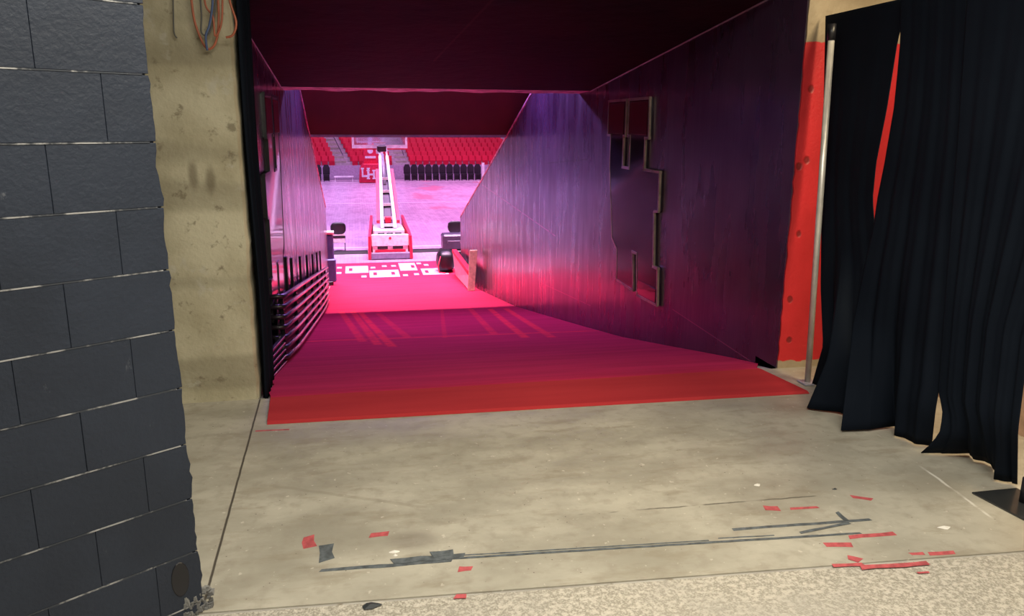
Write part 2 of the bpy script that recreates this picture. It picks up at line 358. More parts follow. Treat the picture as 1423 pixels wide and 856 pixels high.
# left concrete pillar with chipped edges
mb = MB(); n = 60; prof = []
for i in range(n+1):
    z = 3.3*i/n
    a = -.628+.010*noise.noise((z*6, 0, 3))+.008*noise.noise((z*22, 1, 0))
    prof.append((z, a))
for i in range(n):
    (z0, a0), (z1, a1) = prof[i], prof[i+1]
    mb.hexa([(-1.75, 4.65, z0), (a0-.012, 4.65, z0), (a0, 4.68, z0), (a0, 4.95, z0)], [(-1.75, 4.65, z1), (a1-.012, 4.65, z1), (a1, 4.68, z1), (a1, 4.95, z1)])
struct('wall_pillar_left', mb, M['pillar'])
struct('wall_left_end', MB().box(-4, -1.75, 4.65, 4.95, 0, 3.3), M['concrete'])

# painted block wall at the left edge
D = Vector((sin(radians(55.5)), cos(radians(55.5)), 0)); NRM = Vector((D.y, -D.x, 0)); P0 = Vector((-.554, 2.519, 0))
def W(s, z, o=0.): p = P0+D*s+NRM*o; return (p.x, p.y, z)
def wprism(mb, pts, o0, o1):
    n = len(pts); return mb.add([W(s, z, o1) for s, z in pts]+[W(s, z, o0) for s, z in pts], [tuple(range(n)), tuple(range(2*n-1, n-1, -1))]+[(i, i+n, (i+1) % n+n, (i+1) % n) for i in range(n)])
CH = .1905; Z0 = .037
def ragged(z): return -.012-.012*(z/2)+.010*noise.noise((z*9, 2, 0))+.007*noise.noise((z*34, 5, 0))
edge = [(ragged(z*.05)-.01, z*.05) for z in range(0, 68)]
wl = struct('wall_left', wprism(MB(), [(-3.2, 0)]+edge+[(-3.2, 3.35)], -.20, -.006), M['block'])
nc = 17
for k in range(-1, nc):
    z0 = Z0+CH*k; z1 = z0+CH
    if k >= 0: obj('mortar_joint', wprism(MB(), [(-2.9, z0-.0020), (ragged(z0)-.022, z0-.0020), (ragged(z0)-.022, z0+.0020), (-2.9, z0+.0020)], -.006, .0032), M['mortar'], wl)
    off = (-.158 if k % 2 == 0 else -.318)
    xs = [off-.31*i for i in range(9)]
    spans = [(xs[0], None)]+[(xs[i+1], xs[i]) for i in range(8)]
    for a, b_ in spans:
        zb = max(z0, .001)+.0022; zt = z1-.0022
        if b_ is None:
            pts = [(a+.0005, zb)]; m_ = 8
            pts += [(ragged(lerp(zb, zt, j/m_))-.004-.006*abs(noise.noise((j, k, 3))), lerp(zb, zt, j/m_)) for j in range(m_+1)]
            pts += [(a+.0005, zt)]
        else: pts = [(a+.0005, zb), (b_-.0005, zb), (b_-.0005, zt), (a+.0005, zt)]
        obj('concrete_block', wprism(MB(), pts, -.006, .0015+.0015*random.random()), M['block'], wl, bev=.0012)
# chipped foot of the wall
bm = MB(); cs = []
for i in range(60):
    s = -.085+.10*random.random(); z = .0+.075*random.random()**1.5; r = .004+.008*random.random()
    c = Vector(W(s, z, -.004)); vs = []; 
    for a in (-1, 1):
        for b2 in (-1, 1):
            for c2 in (-1, 1): vs.append(c+Vector((a*r*random.uniform(.6, 1.2), b2*r*random.uniform(.5, 1), c2*r*random.uniform(.5, 1))))
    bm.add(vs, [(0, 1, 3, 2), (4, 6, 7, 5), (0, 4, 5, 1), (2, 3, 7, 6), (0, 2, 6, 4), (1, 5, 7, 3)])
obj('chipped_foot', bm, M['rubble'], wl, kind='stuff')
obj('wall_recess', wprism(MB(), [(-.085+.03*cos(a), .15+.062*sin(a)) for a in [i*pi/8 for i in range(16)]], .0, .0055), M['black'], wl, bev=.002)

# ------------------------------------------------------------------ setting: tunnel
ys = [4.95, 6, 7, 8, 9, 10, 11, 12, 12.8, 14, 15, 16, 17, 18, 19, 20, 21.4]
def tunnel_wall(name, xf, xb, yend, mat, y0=4.95):
    mb = MB(); Y = [y0+(yend-y0)*i/24 for i in range(25)]
    for a, b in zip(Y[:-1], Y[1:]):
        ta = min(3.3, rim(a)); tb = min(3.3, rim(b))
        mb.hexa([(xf, a, -2.9), (xb, a, -2.9), (xb, b, -2.9), (xf, b, -2.9)], [(xf, a, ta), (xb, a, ta), (xb, b, tb), (xf, b, tb)])
    o = struct(name, mb, mat); return o
tunnel_wall('wall_tunnel_left', XL, XL-.22, 20.0, M['tunl'])
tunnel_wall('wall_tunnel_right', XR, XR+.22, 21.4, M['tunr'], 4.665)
struct('wall_jamb', MB().box(-.85, -.66, 4.95, 5.25, -.3, 2.6), M['tunl'])
def cz(y): return interp(y, [4.65, 9.25], [2.50, 2.0])
mb = MB()
for a, b in ((4.66, 6), (6, 7.6), (7.6, 9.25)): mb.hexa([(-.99, a, cz(a)), (2.99, a, cz(a)), (2.99, b, cz(b)), (-.99, b, cz(b))], [(-.99, a, 2.9), (2.99, a, 2.9), (2.99, b, 2.9), (-.99, b, 2.9)])
struct('ceiling_tunnel', mb, M['ceil'])
mb = MB(); N = 40
for i in range(N):
    x0, x1 = lerp(XL, XR, i/N), lerp(XL, XR, (i+1)/N)
    w0 = .02*noise.noise((x0*3, 0, 0)); w1 = .02*noise.noise((x1*3, 0, 0))
    mb.hexa([(x0, 9.25, 2.0), (x1, 9.25, 2.0), (x1, 9.75, 1.985+w1), (x0, 9.75, 1.985+w0)], [(x0, 9.25, 2.9), (x1, 9.25, 2.9), (x1, 9.75, 2.9), (x0, 9.75, 2.9)])
struct('trim_2', mb, M['lip'])
# pale corner beads where walls meet ceiling
struct('trim_3', MB().tube([(XR-.008, 4.7, cz(4.7)-.006), (XR-.008, 9.25, 1.994)], .006, 6), M['grey'])
struct('trim_4', MB().tube([(XL+.008, 5.0, cz(5.0)-.006), (XL+.008, 9.25, 1.994)], .006, 6), M['grey'])
# seating deck over the tunnel mouth, fascia, sloping decks beside the rims
struct('ceiling_deck', MB().box(-16, 18, 9.75, 14.6, 3.15, 3.4), M['roofdark'])
fa = struct('wall_fascia', MB().box(-16, 18, 14.6, 14.75, 1.41, 3.4), M['maroon'])
obj('fascia_edge', MB().box(-16, 18, 14.585, 14.76, 1.365, 1.408), M['white'], fa)  # white stands in for bounce light on the flange
for nm, a, b in (('floor_deck_left', -16, XL-.22), ('floor_deck_right', XR+.22, 18)):
    struct(nm, MB().hexa([(a, 9.75, rim(9.75)-.3), (b, 9.75, rim(9.75)-.3), (b, 21.4, rim(21.4)-.3), (a, 21.4, rim(21.4)-.3)], [(a, 9.75, rim(9.75)-.05), (b, 9.75, rim(9.75)-.05), (b, 21.4, rim(21.4)-.05), (a, 21.4, rim(21.4)-.05)]), M['riser'])
struct('wall_deck_left', MB().box(-16, -1.0, 21.2, 21.4, -2.6, rim(21.4)-.3), M['red'])
struct('wall_deck_right', MB().box(2.99, 18, 21.2, 21.4, -2.6, rim(21.4)-.3), M['red'])
# rim caps
for x0, x1, ye, i in ((XL-.22, XL+.012, 20.0, 5), (XR-.012, XR+.22, 21.4, 6)):
    struct('trim_%d' % i, MB().hexa([(x0, 9.76, rim(9.76)), (x1, 9.76, rim(9.76)), (x1, ye, rim(ye)), (x0, ye, rim(ye))], [(x0, 9.76, rim(9.76)+.03), (x1, 9.76, rim(9.76)+.03), (x1, ye, rim(ye)+.03), (x0, ye, rim(ye)+.03)]), M['lip'])
# ramp slab
mb = MB()
for a, b in zip(RY[:-1], RY[1:]): mb.hexa([(-1, a, -2.95), (3, a, -2.95), (3, b, -2.95), (-1, b, -2.95)], [(-1, a, rz(a)-.012), (3, a, rz(a)-.012), (3, b, rz(b)-.012), (-1, b, rz(b)-.012)])
struct('floor_ramp', mb, M['concrete'])
# arena floor and enclosure
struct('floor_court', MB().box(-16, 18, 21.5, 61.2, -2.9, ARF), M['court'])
struct('wall_arena_left', MB().box(-30, -29.8, 9, 80, -3, 16), M['roofdark'])
struct('wall_arena_right', MB().box(32, 32.2, 9, 80, -3, 16), M['roofdark'])
struct('wall_arena_far', MB().box(-30, 32, 80, 80.2, -3, 16), M['roofdark'])
struct('wall_arena_near', MB().box(-30, 32, 9.5, 9.7, 2.95, 16), M['roofdark'])
struct('ceiling_arena', MB().box(-30, 32, 9.5, 80, 16, 16.2), M['roofdark'])
for nm, sx in (('floor_stand_left', -1), ('floor_stand_right', 1)):
    mb = MB()
    for i in range(14):
        x0 = -16-.9*i if sx < 0 else 18+.9*i
        mb.box(min(x0, x0+sx*.9), max(x0, x0+sx*.9), 9.75, 61.2, -2.9, -1.6+.38*i)
    struct(nm, mb, M['wallpanel'])

# ------------------------------------------------------------------ red carpet
XC0, XC1 = -.76, 2.765
cp = thing('carpet', 'long red felt carpet running from the concourse floor down the tunnel ramp to the court', 'carpet', (1, 4.2, 0))
mb = MB(); pr = [(4.18, .004), (4.20, .014), (4.62, .016), (4.66, .012)]+[(y, rz(y)+.004+.003*noise.noise((y*2, 0, 0))) for y in [4.9+.35*i for i in range(48)]]+[(21.6, ARF+.01), (22.6, ARF+.01), (24.2, ARF+.01)]
rows = []
for (y, z) in pr:
    if y < 4.7: x0, x1 = lerp(-.535, -.56, (y-4.18)/.5), lerp(2.70, 2.62, (y-4.18)/.5)
    else: x0, x1 = -.60 if y < 5.3 else XC0, XC1
    if 4.7 <= y: x1 = XC1
    yo = lambda t: (-.075*t+.035 if y < 4.5 else 0)
    if y > 21.5: x0, x1 = -.76, 2.765
    rows.append([(lerp(x0, x1, t/24), y+yo(t/24), z+(.0015*noise.noise((t*.6, y*1.3, 4)))) for t in range(25)])
def carpet_mesh(rows):
    vs = [p for r in rows for p in r]; nv = len(vs); fs = []
    vs += [(p[0], p[1], p[2]-.010) for r in rows for p in r]
    for i in range(len(rows)-1):
        for t in range(24):
            a = i*25+t; fs += [(a, a+1, a+26, a+25), (a+nv, a+25+nv, a+26+nv, a+1+nv)]
        a = i*25; fs += [(a, a+25, a+25+nv, a+nv)]; a += 24; fs += [(a, a+nv, a+25+nv, a+25)]
    for t in range(24):
        fs += [(t, t+nv, t+1+nv, t+1)]; a = (len(rows)-1)*25+t; fs += [(a, a+1, a+1+nv, a+nv)]
    return MB().add(vs, fs)
obj('front_strip', carpet_mesh(rows[:3]), M['carpet_lit'], cp, label='level red strip along the front edge, tinted for the concourse light')
obj('carpet_runner', carpet_mesh(rows[2:]), M['carpet'], cp)  # magenta tint carries the violet light in its colour
# printed monograms on the level end (interlocked block letters, seen upside down)
lg = MB(); zt = ARF+.0135
def rect(x0, x1, y0, y1, z0=zt, z1=zt+.0015): lg.box(min(x0, x1), max(x0, x1), min(y0, y1), max(y0, y1), z0, z1)
def mono(x0, x1, y0, y1, slits, dots):
    """filled block with small slits left open, plus separate serif squares"""
    xs_ = sorted([x0, x1]+[v for q in slits for v in (q-.05, q+.05)]); yc = (y0+y1)/2
    for i in range(len(xs_)-1):
        if i % 2: rect(xs_[i], xs_[i+1], y0, yc-.22); rect(xs_[i], xs_[i+1], yc+.22, y1)
        else: rect(xs_[i], xs_[i+1], y0, y1)
    for a, b in dots: rect(a-.07, a+.07, b-.14, b+.14)
mono(-.42, .24, 22.50, 23.65, (-.27,), ((-.60, 23.45), (-.60, 22.6)))
mono(.26, 1.10, 21.75, 22.85, (.42, .93), ((.10, 21.95), (1.26, 21.95), (.38, 23.3), (.72, 23.5)))
mono(1.16, 1.66, 22.65, 23.95, (1.56,), ((1.78, 23.8), (1.00, 23.5)))
mono(1.76, 2.50, 21.9, 22.9, (1.90,), ((1.58, 22.05), (1.98, 23.5)))
obj('printed_monogram', lg, M['print_'], cp, label='white block-letter monograms printed on the carpet')

# ------------------------------------------------------------------ wall emblems
EM = [(8.45, 1.86), (7.87, 1.86), (7.87, 1.50), (7.92, 1.50), (7.92, 1.18), (7.71, 1.18), (7.71, 1.50), (7.79, 1.50), (7.79, 1.86), (7.22, 1.86), (7.20, 1.49), (7.29, 1.49), (7.29, 1.19), (6.88, 1.19), (6.87, .83), (6.975, .82), (6.93, .30), (6.82, .30), (6.79, -.05), (7.34, -.065), (7.39, .35), (7.51, .35), (7.45, -.045), (7.98, -.03), (8.01, .30), (8.19, .40), (8.27, .80), (8.35, 1.18), (8.35, 1.50), (8.45, 1.50)]
def emblem(xw, d, label, pane=M['pane'], edge_=M['gold']):
    t = thing('wall_emblem', label, 'emblem', (xw, 7.6, -.05))
    obj('emblem_panel', MB().prism(EM, 0, xw, xw+d*.03), pane, t)
    # red inlays: caps at the top, feet at the bottom
    for ys_ in ((8.42, 7.92, 1.52, 1.83), (7.75, 7.25, 1.52, 1.83), (7.32, 6.83, -.03, .10)):
        obj('red_inlay', MB().box(min(xw+d*.03, xw+d*.036), max(xw+d*.03, xw+d*.036), ys_[1], ys_[0], ys_[2], ys_[3]), M['emred'], t, bev=.002, label='dark red panel')
    fr = MB()
    for a, b in zip(EM, EM[1:]+EM[:1]): fr.beam((xw+d*.024, a[0], a[1]), (xw+d*.024, b[0], b[1]), .020, .024) if a[1] != b[1] else fr.box(min(xw+d*.011, xw+d*.037), max(xw+d*.011, xw+d*.037), min(a[0], b[0])-.013, max(a[0], b[0])+.013, a[1]-.013, a[1]+.013)
    obj('panel_edging', fr, edge_, t)
emblem(XR, -1, 'large interlocked letter emblem with brass edging on the right tunnel wall')
emblem(XL, 1, 'large letter emblem seen edge-on on the left tunnel wall above the rails', M['blackmetal'], M['black'])

# ------------------------------------------------------------------ rails on the left of the ramp
def zr(y, k): return lerp(.185, -1.20, (y-6.72)/9.08)-k
t = thing('guard_rail', 'stack of black pipe rails with turned ends along the left tunnel wall', 'railing', (-.68, 6.7, rz(6.7)))
for k in range(7):
    y0 = 6.72; dz = .083*k
    def zk(y):
        top = zr(y, 0); bot = rz(y)+.04; return lerp(top, bot, k/6.0*.96)
    pts = [(-.755, y0-.02, zk(y0)-.0), (-.665, y0-.02, zk(y0))]+[(-.645, y0+.04, zk(y0+.04))]+[(-.645, y, zk(y)) for y in (8, 9.5, 11, 12.5, 14, 15.8)]
    obj('rail', MB().tube(pts, [.022]*3+[.024]*6, 8), M['blackmetal'], t, smooth=True)
for y in (6.95, 8.4, 9.9, 11.4, 12.9, 14.4, 15.7):
    obj('rail_post', MB().box(-.705, -.672, y-.02, y+.02, rz(y), zr(y, 0)), M['black'], t, bev=.004)
for y, h in ((8.25, .32), (8.9, .30), (10.2, .30), (11.5, .30), (12.9, .30), (14.2, .32), (15.4, .34)):
    obj('post_reflection', MB().box(-.765, -.735, y-.035, y+.035, rz(y), zr(y, 0)+h), M['black'], t, bev=.004)  # dark bars modelled where the rail posts reflect in the wall
obj('gap_backing', MB().hexa([(-.715, 6.75, rz(6.75)+.01), (-.705, 6.75, rz(6.75)+.01), (-.705, 15.8, rz(15.8)+.01), (-.715, 15.8, rz(15.8)+.01)], [(-.715, 6.75, zr(6.75, 0)-.02), (-.705, 6.75, zr(6.75, 0)-.02), (-.705, 15.8, zr(15.8, 0)-.02), (-.715, 15.8, zr(15.8, 0)-.02)]), M['black'], t)  # black sheet added to keep the gaps between rails dark
t = thing('slatted_rack', 'low black rack of close-set slats on the ramp beside the left pillar', 'rack', (-.68, 5.3, rz(5.3)))
for k in range(5):
    za_ = .06-.044*k
    obj('slat', MB().beam((-.66, 5.30, za_), (-.66, 6.64, za_-.21-.012*k), .03, .020), M['blackmetal'], t, bev=.003)
for y in (5.34, 5.98, 6.58):
    obj('upright', MB().box(-.72, -.69, y-.02, y+.02, rz(y), .085-.165*(y-5.3)), M['black'], t)
# black drape on the pillar's inner side
mb = MB(); nz, ny = 24, 26; vs = []
for i in range(nz+1):
    for j in range(ny+1):
        z = lerp(2.48, -.03, i/nz); y = 4.70+.46*j/ny
        vs.append((-.600+.016*sin(j*1.45+.3*sin(z*2))+.006*sin(z*3), y, z-(.02 if y < 4.8 else rz(y)*-.0)))
fs = [(i*(ny+1)+j, i*(ny+1)+j+1, (i+1)*(ny+1)+j+1, (i+1)*(ny+1)+j) for i in range(nz) for j in range(ny)]
single('tunnel_drape', MB().add(vs, fs), M['curtain'], 'narrow black cloth hanging beside the left concrete pillar at the tunnel mouth', 'drape', smooth=True, org=(-.6, 4.7, 0))
for o in [bpy.data.objects['tunnel_drape']]:
    s_ = o.modifiers.new('s', 'SOLIDIFY'); s_.thickness = .004

# ------------------------------------------------------------------ curtain on the right
CAMP = Vector((0, 0, HC))
def wpt(x, y, X=None, Z=None):   # helper used to lay out the hem: survey point of the photograph on plane X=.. or z=..
    d = _f+_r2*((x-711.5)/FPX)-_u2*((y-428)/FPX)
    k = (X/d.x) if X is not None else ((Z-HC)/d.z); return CAMP+d*k
def poly_at(pts, z):
    for a, b in zip(pts[:-1], pts[1:]):
        if z >= b.z: t_ = (a.z-z)/max(1e-6, a.z-b.z); return a.lerp(b, max(0., min(1., t_)))
    return pts[-1]
def curtain_panel(L, R, hem, label, amp, freq, ph, ex=1.7):
    nu, nv = 90, 48; vs = []
    for i in range(nv+1):
        v = i/nv; z = lerp(2.27, .012, v)
        a = poly_at(L, z); b = poly_at(R, z)
        wv = max(0, (v-.55)/.45)**ex
        for j in range(nu+1):
            u = j/nu; p = a.lerp(b, u)
            hu = u*(len(hem)-1); hi = min(int(hu), len(hem)-2); h = hem[hi].lerp(hem[hi+1], hu-hi)
            base = L[-1].lerp(R[-1], u); off = h-base
            env = min(1, u*8, (1-u)*8)*(.35+.65*min(1, v*1.6))
            pl = amp*(.35+.65*v)*env*(sin(freq*u*2*pi+ph+.5*sin(v*3))+.35*sin(freq*2.3*u*2*pi+ph*2))
            vs.append((p.x+off.x*wv-pl, p.y+off.y*wv*.9, z+h.z*wv))
    fs = [(i*(nu+1)+j, i*(nu+1)+j+1, (i+1)*(nu+1)+j+1, (i+1)*(nu+1)+j) for i in range(nv) for j in range(nu)]
    o = single('drape', MB().add(vs, fs), M['curtain'], label, 'curtain', group='black drapes on the right', smooth=True, org=(2.8, vs[0][1], 0))
    s_ = o.modifiers.new('s', 'SOLIDIFY'); s_.thickness = .004; return o
H = lambda x, y, z=0.: wpt(x, y, Z=z)
curtain_panel([wpt(1148, 18, X=2.86), wpt(1143, 250, X=2.86), wpt(1141, 400, X=2.80), wpt(1144, 480, X=2.76), H(1128, 535)],
              [wpt(1262, -4, X=2.86), wpt(1254, 34, X=2.86), wpt(1248, 55, X=2.86), wpt(1241, 100, X=2.86), wpt(1233, 150, X=2.86), wpt(1218, 226, X=2.86), wpt(1213, 276, X=2.86), wpt(1216, 318, X=2.86), wpt(1225, 380, X=2.86), H(1215, 588)],
              [H(1128, 535), H(1150, 540), H(1124, 571), H(1168, 577), H(1190, 585), H(1215, 588)], 'black curtain panel beside the white pole, left of the red slit', .006, 3, 0)
curtain_panel([wpt(1253, -4, X=2.82), wpt(1252, 34, X=2.82), wpt(1252, 55, X=2.82), wpt(1248, 100, X=2.82), wpt(1243, 150, X=2.82), wpt(1230, 226, X=2.82), wpt(1220, 276, X=2.82), wpt(1214, 318, X=2.80), wpt(1204, 360, X=2.78), wpt(1186, 450, X=2.72), H(1168, 602)],
              [wpt(1345, -30, X=2.82), wpt(1335, 200, X=2.82), wpt(1316, 430, X=2.82), wpt(1306, 540, X=2.82), wpt(1301, 570, X=2.82), H(1296, 620)],
              [H(1168, 602), H(1205, 600), H(1241, 594), H(1246, 607), H(1268, 618), H(1295, 622)], 'middle black curtain panel between the red slit and the bottom gap', .012, 3.5, 1)
curtain_panel([wpt(1345, -30, X=2.80), wpt(1330, 200, X=2.80), wpt(1312, 430, X=2.80), wpt(1304, 540, X=2.80), wpt(1312, 572, X=2.80), wpt(1313, 600, X=2.80), H(1306, 632)],
              [wpt(1640, -120, X=2.80), wpt(1560, 100, X=2.80), wpt(1430, 470, X=2.82), wpt(1414, 600, X=2.80), H(1414, 676)],
              [H(1279, 632), H(1310, 632), H(1341, 632), H(1360, 642), H(1384, 652), H(1379, 667), H(1400, 673), H(1414, 676)], 'nearest black curtain panel at the right edge', .014, 5, 2, 9)
t = thing('curtain_stand', 'slim pale metal upright standing between the red wall and the black curtain', 'pole', (2.797, 4.321, 0))
obj('pole', MB().tube([(2.797, 4.321, .012), (2.74, 4.33, 2.16)], .019, 14), M['pole'], t, smooth=True)
obj('pole_cap', MB().tube([(2.742, 4.33, 2.10), (2.7385, 4.33, 2.19)], .023, 12), M['black'], t, smooth=True)
obj('foot', MB().box(2.75, 2.85, 4.27, 4.37, .001, .013), M['grey'], t, bev=.003)
obj('curtain_rod', MB().tube([(2.90, 4.36, 2.235), (2.90, 1.2, 2.235)], .015, 8), M['pole'], t, smooth=True)
p_ = [H(1350, 686), H(1412, 680), H(1450, 700), H(1440, 733)]
t = thing('base_plate', 'shiny black steel base plate on the floor under the near end of the curtain', 'base plate', tuple(p_[0]))
obj('plate', MB().hexa([(p.x, p.y, .001) for p in p_], [(p.x, p.y, .009) for p in p_]), M['plate'], t, bev=.002)
c_ = H(1424, 700); obj('post_socket', MB().tube([(c_.x, c_.y, .009), (c_.x, c_.y, .12)], .024, 14), M['black'], t, smooth=True)
# plywood sheet standing behind the curtain
t = single('plywood_sheet', MB().hexa([(3.45, 2.2, .0), (3.47, 2.2, .0), (3.47, 4.3, .0), (3.45, 4.3, .0)], [(3.62, 2.2, 1.2), (3.64, 2.2, 1.2), (3.64, 4.3, 1.2), (3.62, 4.3, 1.2)]), M['wood'], 'pale plywood glimpsed through the gaps low in the black curtain', 'board')

# ------------------------------------------------------------------ cables at the top of the pillar
def cable(pts, r, mat, label, nm='hanging_cable'):
    P_ = [Vector(p) for p in pts]; out = []
    for i in range(len(P_)-1):
        p0, p1, p2, p3 = P_[max(i-1, 0)], P_[i], P_[i+1], P_[min(i+2, len(P_)-1)]
        for k in range(8):
            u = k/8; out.append(.5*((2*p1)+(p2-p0)*u+(2*p0-5*p1+4*p2-p3)*u*u+(3*p1-p0-3*p2+p3)*u**3))
    out.append(P_[-1]); return single(nm, MB().tube(out, r, 6), mat, label, 'cable', group='cables hanging over the left pillar', smooth=True)
def PY(x, y, Y=4.60): 
    d = _f+_r2*((x-711.5)/FPX)-_u2*((y-428)/FPX); return CAMP+d*(Y/d.y)
cable([PY(264, -30), PY(266, 0), PY(272, 35), PY(287, 67), PY(300, 58), PY(304, 20), PY(300, -30)], .0065, M['orange'], 'orange cord hanging in the longest loop over the left pillar')
cable([PY(318, -30, 4.56), PY(319, 0, 4.56), PY(328, 30, 4.56), PY(324, 48, 4.56), PY(314, 52, 4.56)], .0065, M['orange'], 'orange cord end curling right over the black drape')
cable([PY(282, -20, 4.585), PY(286, 8, 4.585), PY(296, 24, 4.585), PY(299, 50, 4.585), PY(308, 30, 4.585), PY(309, -20, 4.585)], .0055, M['orange'], 'orange cord crossing inside the cable bundle')
cable([PY(296, -20, 4.57), PY(295, 10, 4.57), PY(291, 35, 4.57), PY(286, 50, 4.57), PY(288, 70, 4.57)], .0065, M['blue'], 'dark blue cable in the middle of the hanging bundle')
cable([PY(277, -20, 4.592), PY(280, 20, 4.592), PY(280, 45, 4.592), PY(290, 47, 4.592), PY(298, 20, 4.592), PY(302, -20, 4.592)], .005, M['cable'], 'grey cable looped behind the blue one')
cable([PY(240, -20, 4.62), PY(241, 20, 4.62), PY(242, 45, 4.62), PY(246, 53, 4.62)], .004, M['cable'], 'single thin dark wire hanging left of the cable bundle')

# ------------------------------------------------------------------ tape and scraps on the concourse floor
def strip(a, b, wd, mat, label, cat='tape', nm='tape_strip', z=.0008, grp=None):
    a = Vector(a); b = Vector(b); d = (b-a).normalized(); q = Vector((-d.y, d.x))*wd/2; n_ = max(2, int((b-a).length/.05)); vs = []
    for i in range(n_+1):
        p = a.lerp(b, i/n_); j1 = (random.random()-.5)*wd*.25; j2 = (random.random()-.5)*wd*.25
        e = d*(random.random()-.5)*wd*.5 if i in (0, n_) else d*0
        vs += [(p.x+q.x+d.y*j1+e.x, p.y+q.y-d.x*j1+e.y), (p.x-q.x+d.y*j2-e.x, p.y-q.y-d.x*j2-e.y)]
    V = [(x, y, z) for x, y in vs]+[(x, y, z-.0007) for x, y in vs]; m_ = len(vs); fs = []
    for i in range(n_): fs += [(2*i, 2*i+1, 2*i+3, 2*i+2), (m_+2*i, m_+2*i+2, m_+2*i+3, m_+2*i+1), (2*i, 2*i+2, m_+2*i+2, m_+2*i), (2*i+1, m_+2*i+1, m_+2*i+3, 2*i+3)]
    fs += [(0, m_, m_+1, 1), (2*n_, 2*n_+1, m_+2*n_+1, m_+2*n_)]
    return single(nm, MB().add(V, fs), mat, label, cat, group=grp)
gg = 'grey gaffer tape on the concrete floor'; rg = 'scraps of red tape on the concrete floor'
def T(x0, y0, x1, y1, wd, mat, label, grp, z=.0008): a = H(x0, y0); b = H(x1, y1); return strip((a.x, a.y), (b.x, b.y), wd, mat, label, z=z, grp=grp)
T(445, 793, 628, 779, .022, M['tgrey'], 'grey tape strip at the left end of the long tape line', gg)
T(620, 777, 1196, 741, .014, M['tgrey'], 'longest thin grey tape strip across the floor, its front line', gg, .0016)
T(640, 772, 985, 751, .008, M['tgrey'], 'hair-thin grey tape residue just behind the long front line', gg)
T(998, 748, 1076, 744, .008, M['tgrey'], 'short thin grey tape residue beyond the gap in the rear line', gg)
T(545, 781, 645, 772, .035, M['tgrey'], 'wide grey tape patch overlapping the left part of the line', gg, .0024)
T(600, 772, 630, 768, .040, M['tgrey'], 'dark bunched grey tape sticking up behind the wide patch', gg, .0032)
T(453, 757, 454, 779, .055, M['tgrey'], 'upright grey tape square left, above the line end', gg)
T(1018, 736, 1210, 722, .019, M['tgrey'], 'separate grey tape strip behind the right end of the long line', gg)
T(1112, 741, 1180, 727, .016, M['tgrey'], 'slanted grey tape strip joining the two right-hand strips', gg, .0024)
T(1163, 712, 1176, 724, .022, M['tgrey'], 'short grey tape tab pointing back from the right strip', gg, .0024)
T(429, 745, 430, 761, .050, M['tred'], 'red tape square farthest left', rg)
T(514, 744, 540, 741, .035, M['tred'], 'red tape sliver left of the dark worn patch', rg)
T(637, 791, 656, 790, .035, M['tred'], 'red tape piece just in front of the long grey line', rg)
T(632, 829, 648, 828, .026, M['tred'], 'red tape piece on the floor joint at the bottom', rg)
T(1062, 706, 1083, 707, .042, M['tred'], 'rounded red tape spot behind the separate grey strip', rg)
T(1098, 707, 1137, 705, .018, M['tred'], 'faint red tape streak right of the rounded red spot', rg)
T(1183, 690, 1212, 694, .028, M['tred'], 'crumpled dark red tape scrap farthest back on the right', rg)
T(1180, 747, 1243, 741, .026, M['tred'], 'long red tape piece touching the right end of the grey line', rg)
T(1146, 757, 1184, 757, .030, M['tred'], 'red tape piece left of and in front of the long red one', rg)
T(1178, 775, 1196, 779, .035, M['tred'], 'red tape blob at the left of the front red cluster', rg, .0016)
T(1157, 786, 1200, 784, .022, M['tred'], 'red tape piece at the left foot of the front red cluster', rg)
T(1196, 789, 1290, 783, .026, M['tred'], 'ragged wide red tape across the front floor joint', rg, .0024)
T(1265, 770, 1284, 769, .018, M['tred'], 'small faint red tape beside the bright rightmost piece', rg)
T(1291, 770, 1327, 768, .022, M['tred'], 'bright red tape piece farthest right', rg)
T(1275, 796, 1291, 795, .010, M['tred'], 'tiny red tape fragment in front of the floor joint', rg)
T(355, 599, 402, 597, .018, M['tred'], 'thin red tape line in front of the carpet corner by the left pillar', rg)
def scrap(x, y, r, mat, label, cat, nm):
    c = H(x, y); n_ = 9; P_ = [(c.x+r*cos(2*pi*i/n_)*random.uniform(.6, 1.3), c.y+r*.6*sin(2*pi*i/n_)*random.uniform(.6, 1.2)) for i in range(n_)]
    return single(nm, MB().add([(x_, y_, .0005) for x_, y_ in P_]+[(c.x, c.y, .008)], [(i, (i+1) % n_, n_) for i in range(n_)]+[tuple(range(n_-1, -1, -1))]), mat, label, cat)
scrap(515, 842, .035, M['tblack'], 'flat black scrap on the rough concrete at the bottom of the frame', 'scrap', 'tape_scrap')
scrap(548, 767, .018, M['chalk'], 'white paint crumb left of the bunched grey tape', 'crumb', 'paint_chip')
scrap(549, 772, .012, M['chalk'], 'smaller white paint crumb closest to the grey tape', 'crumb', 'paint_chip')
scrap(1052, 674, .022, M['chalk'], 'white paint flake behind the rounded red spot', 'crumb', 'paint_chip')
scrap(1312, 733, .026, M['chalk'], 'pale paper flake near the curtain base plate', 'crumb', 'paper_flake')
scrap(1160, 680, .012, M['tblack'], 'small dark chip on the floor behind the crumpled red tape', 'scrap', 'dark_chip')

# ------------------------------------------------------------------ things at the foot of the ramp
z0 = ARF
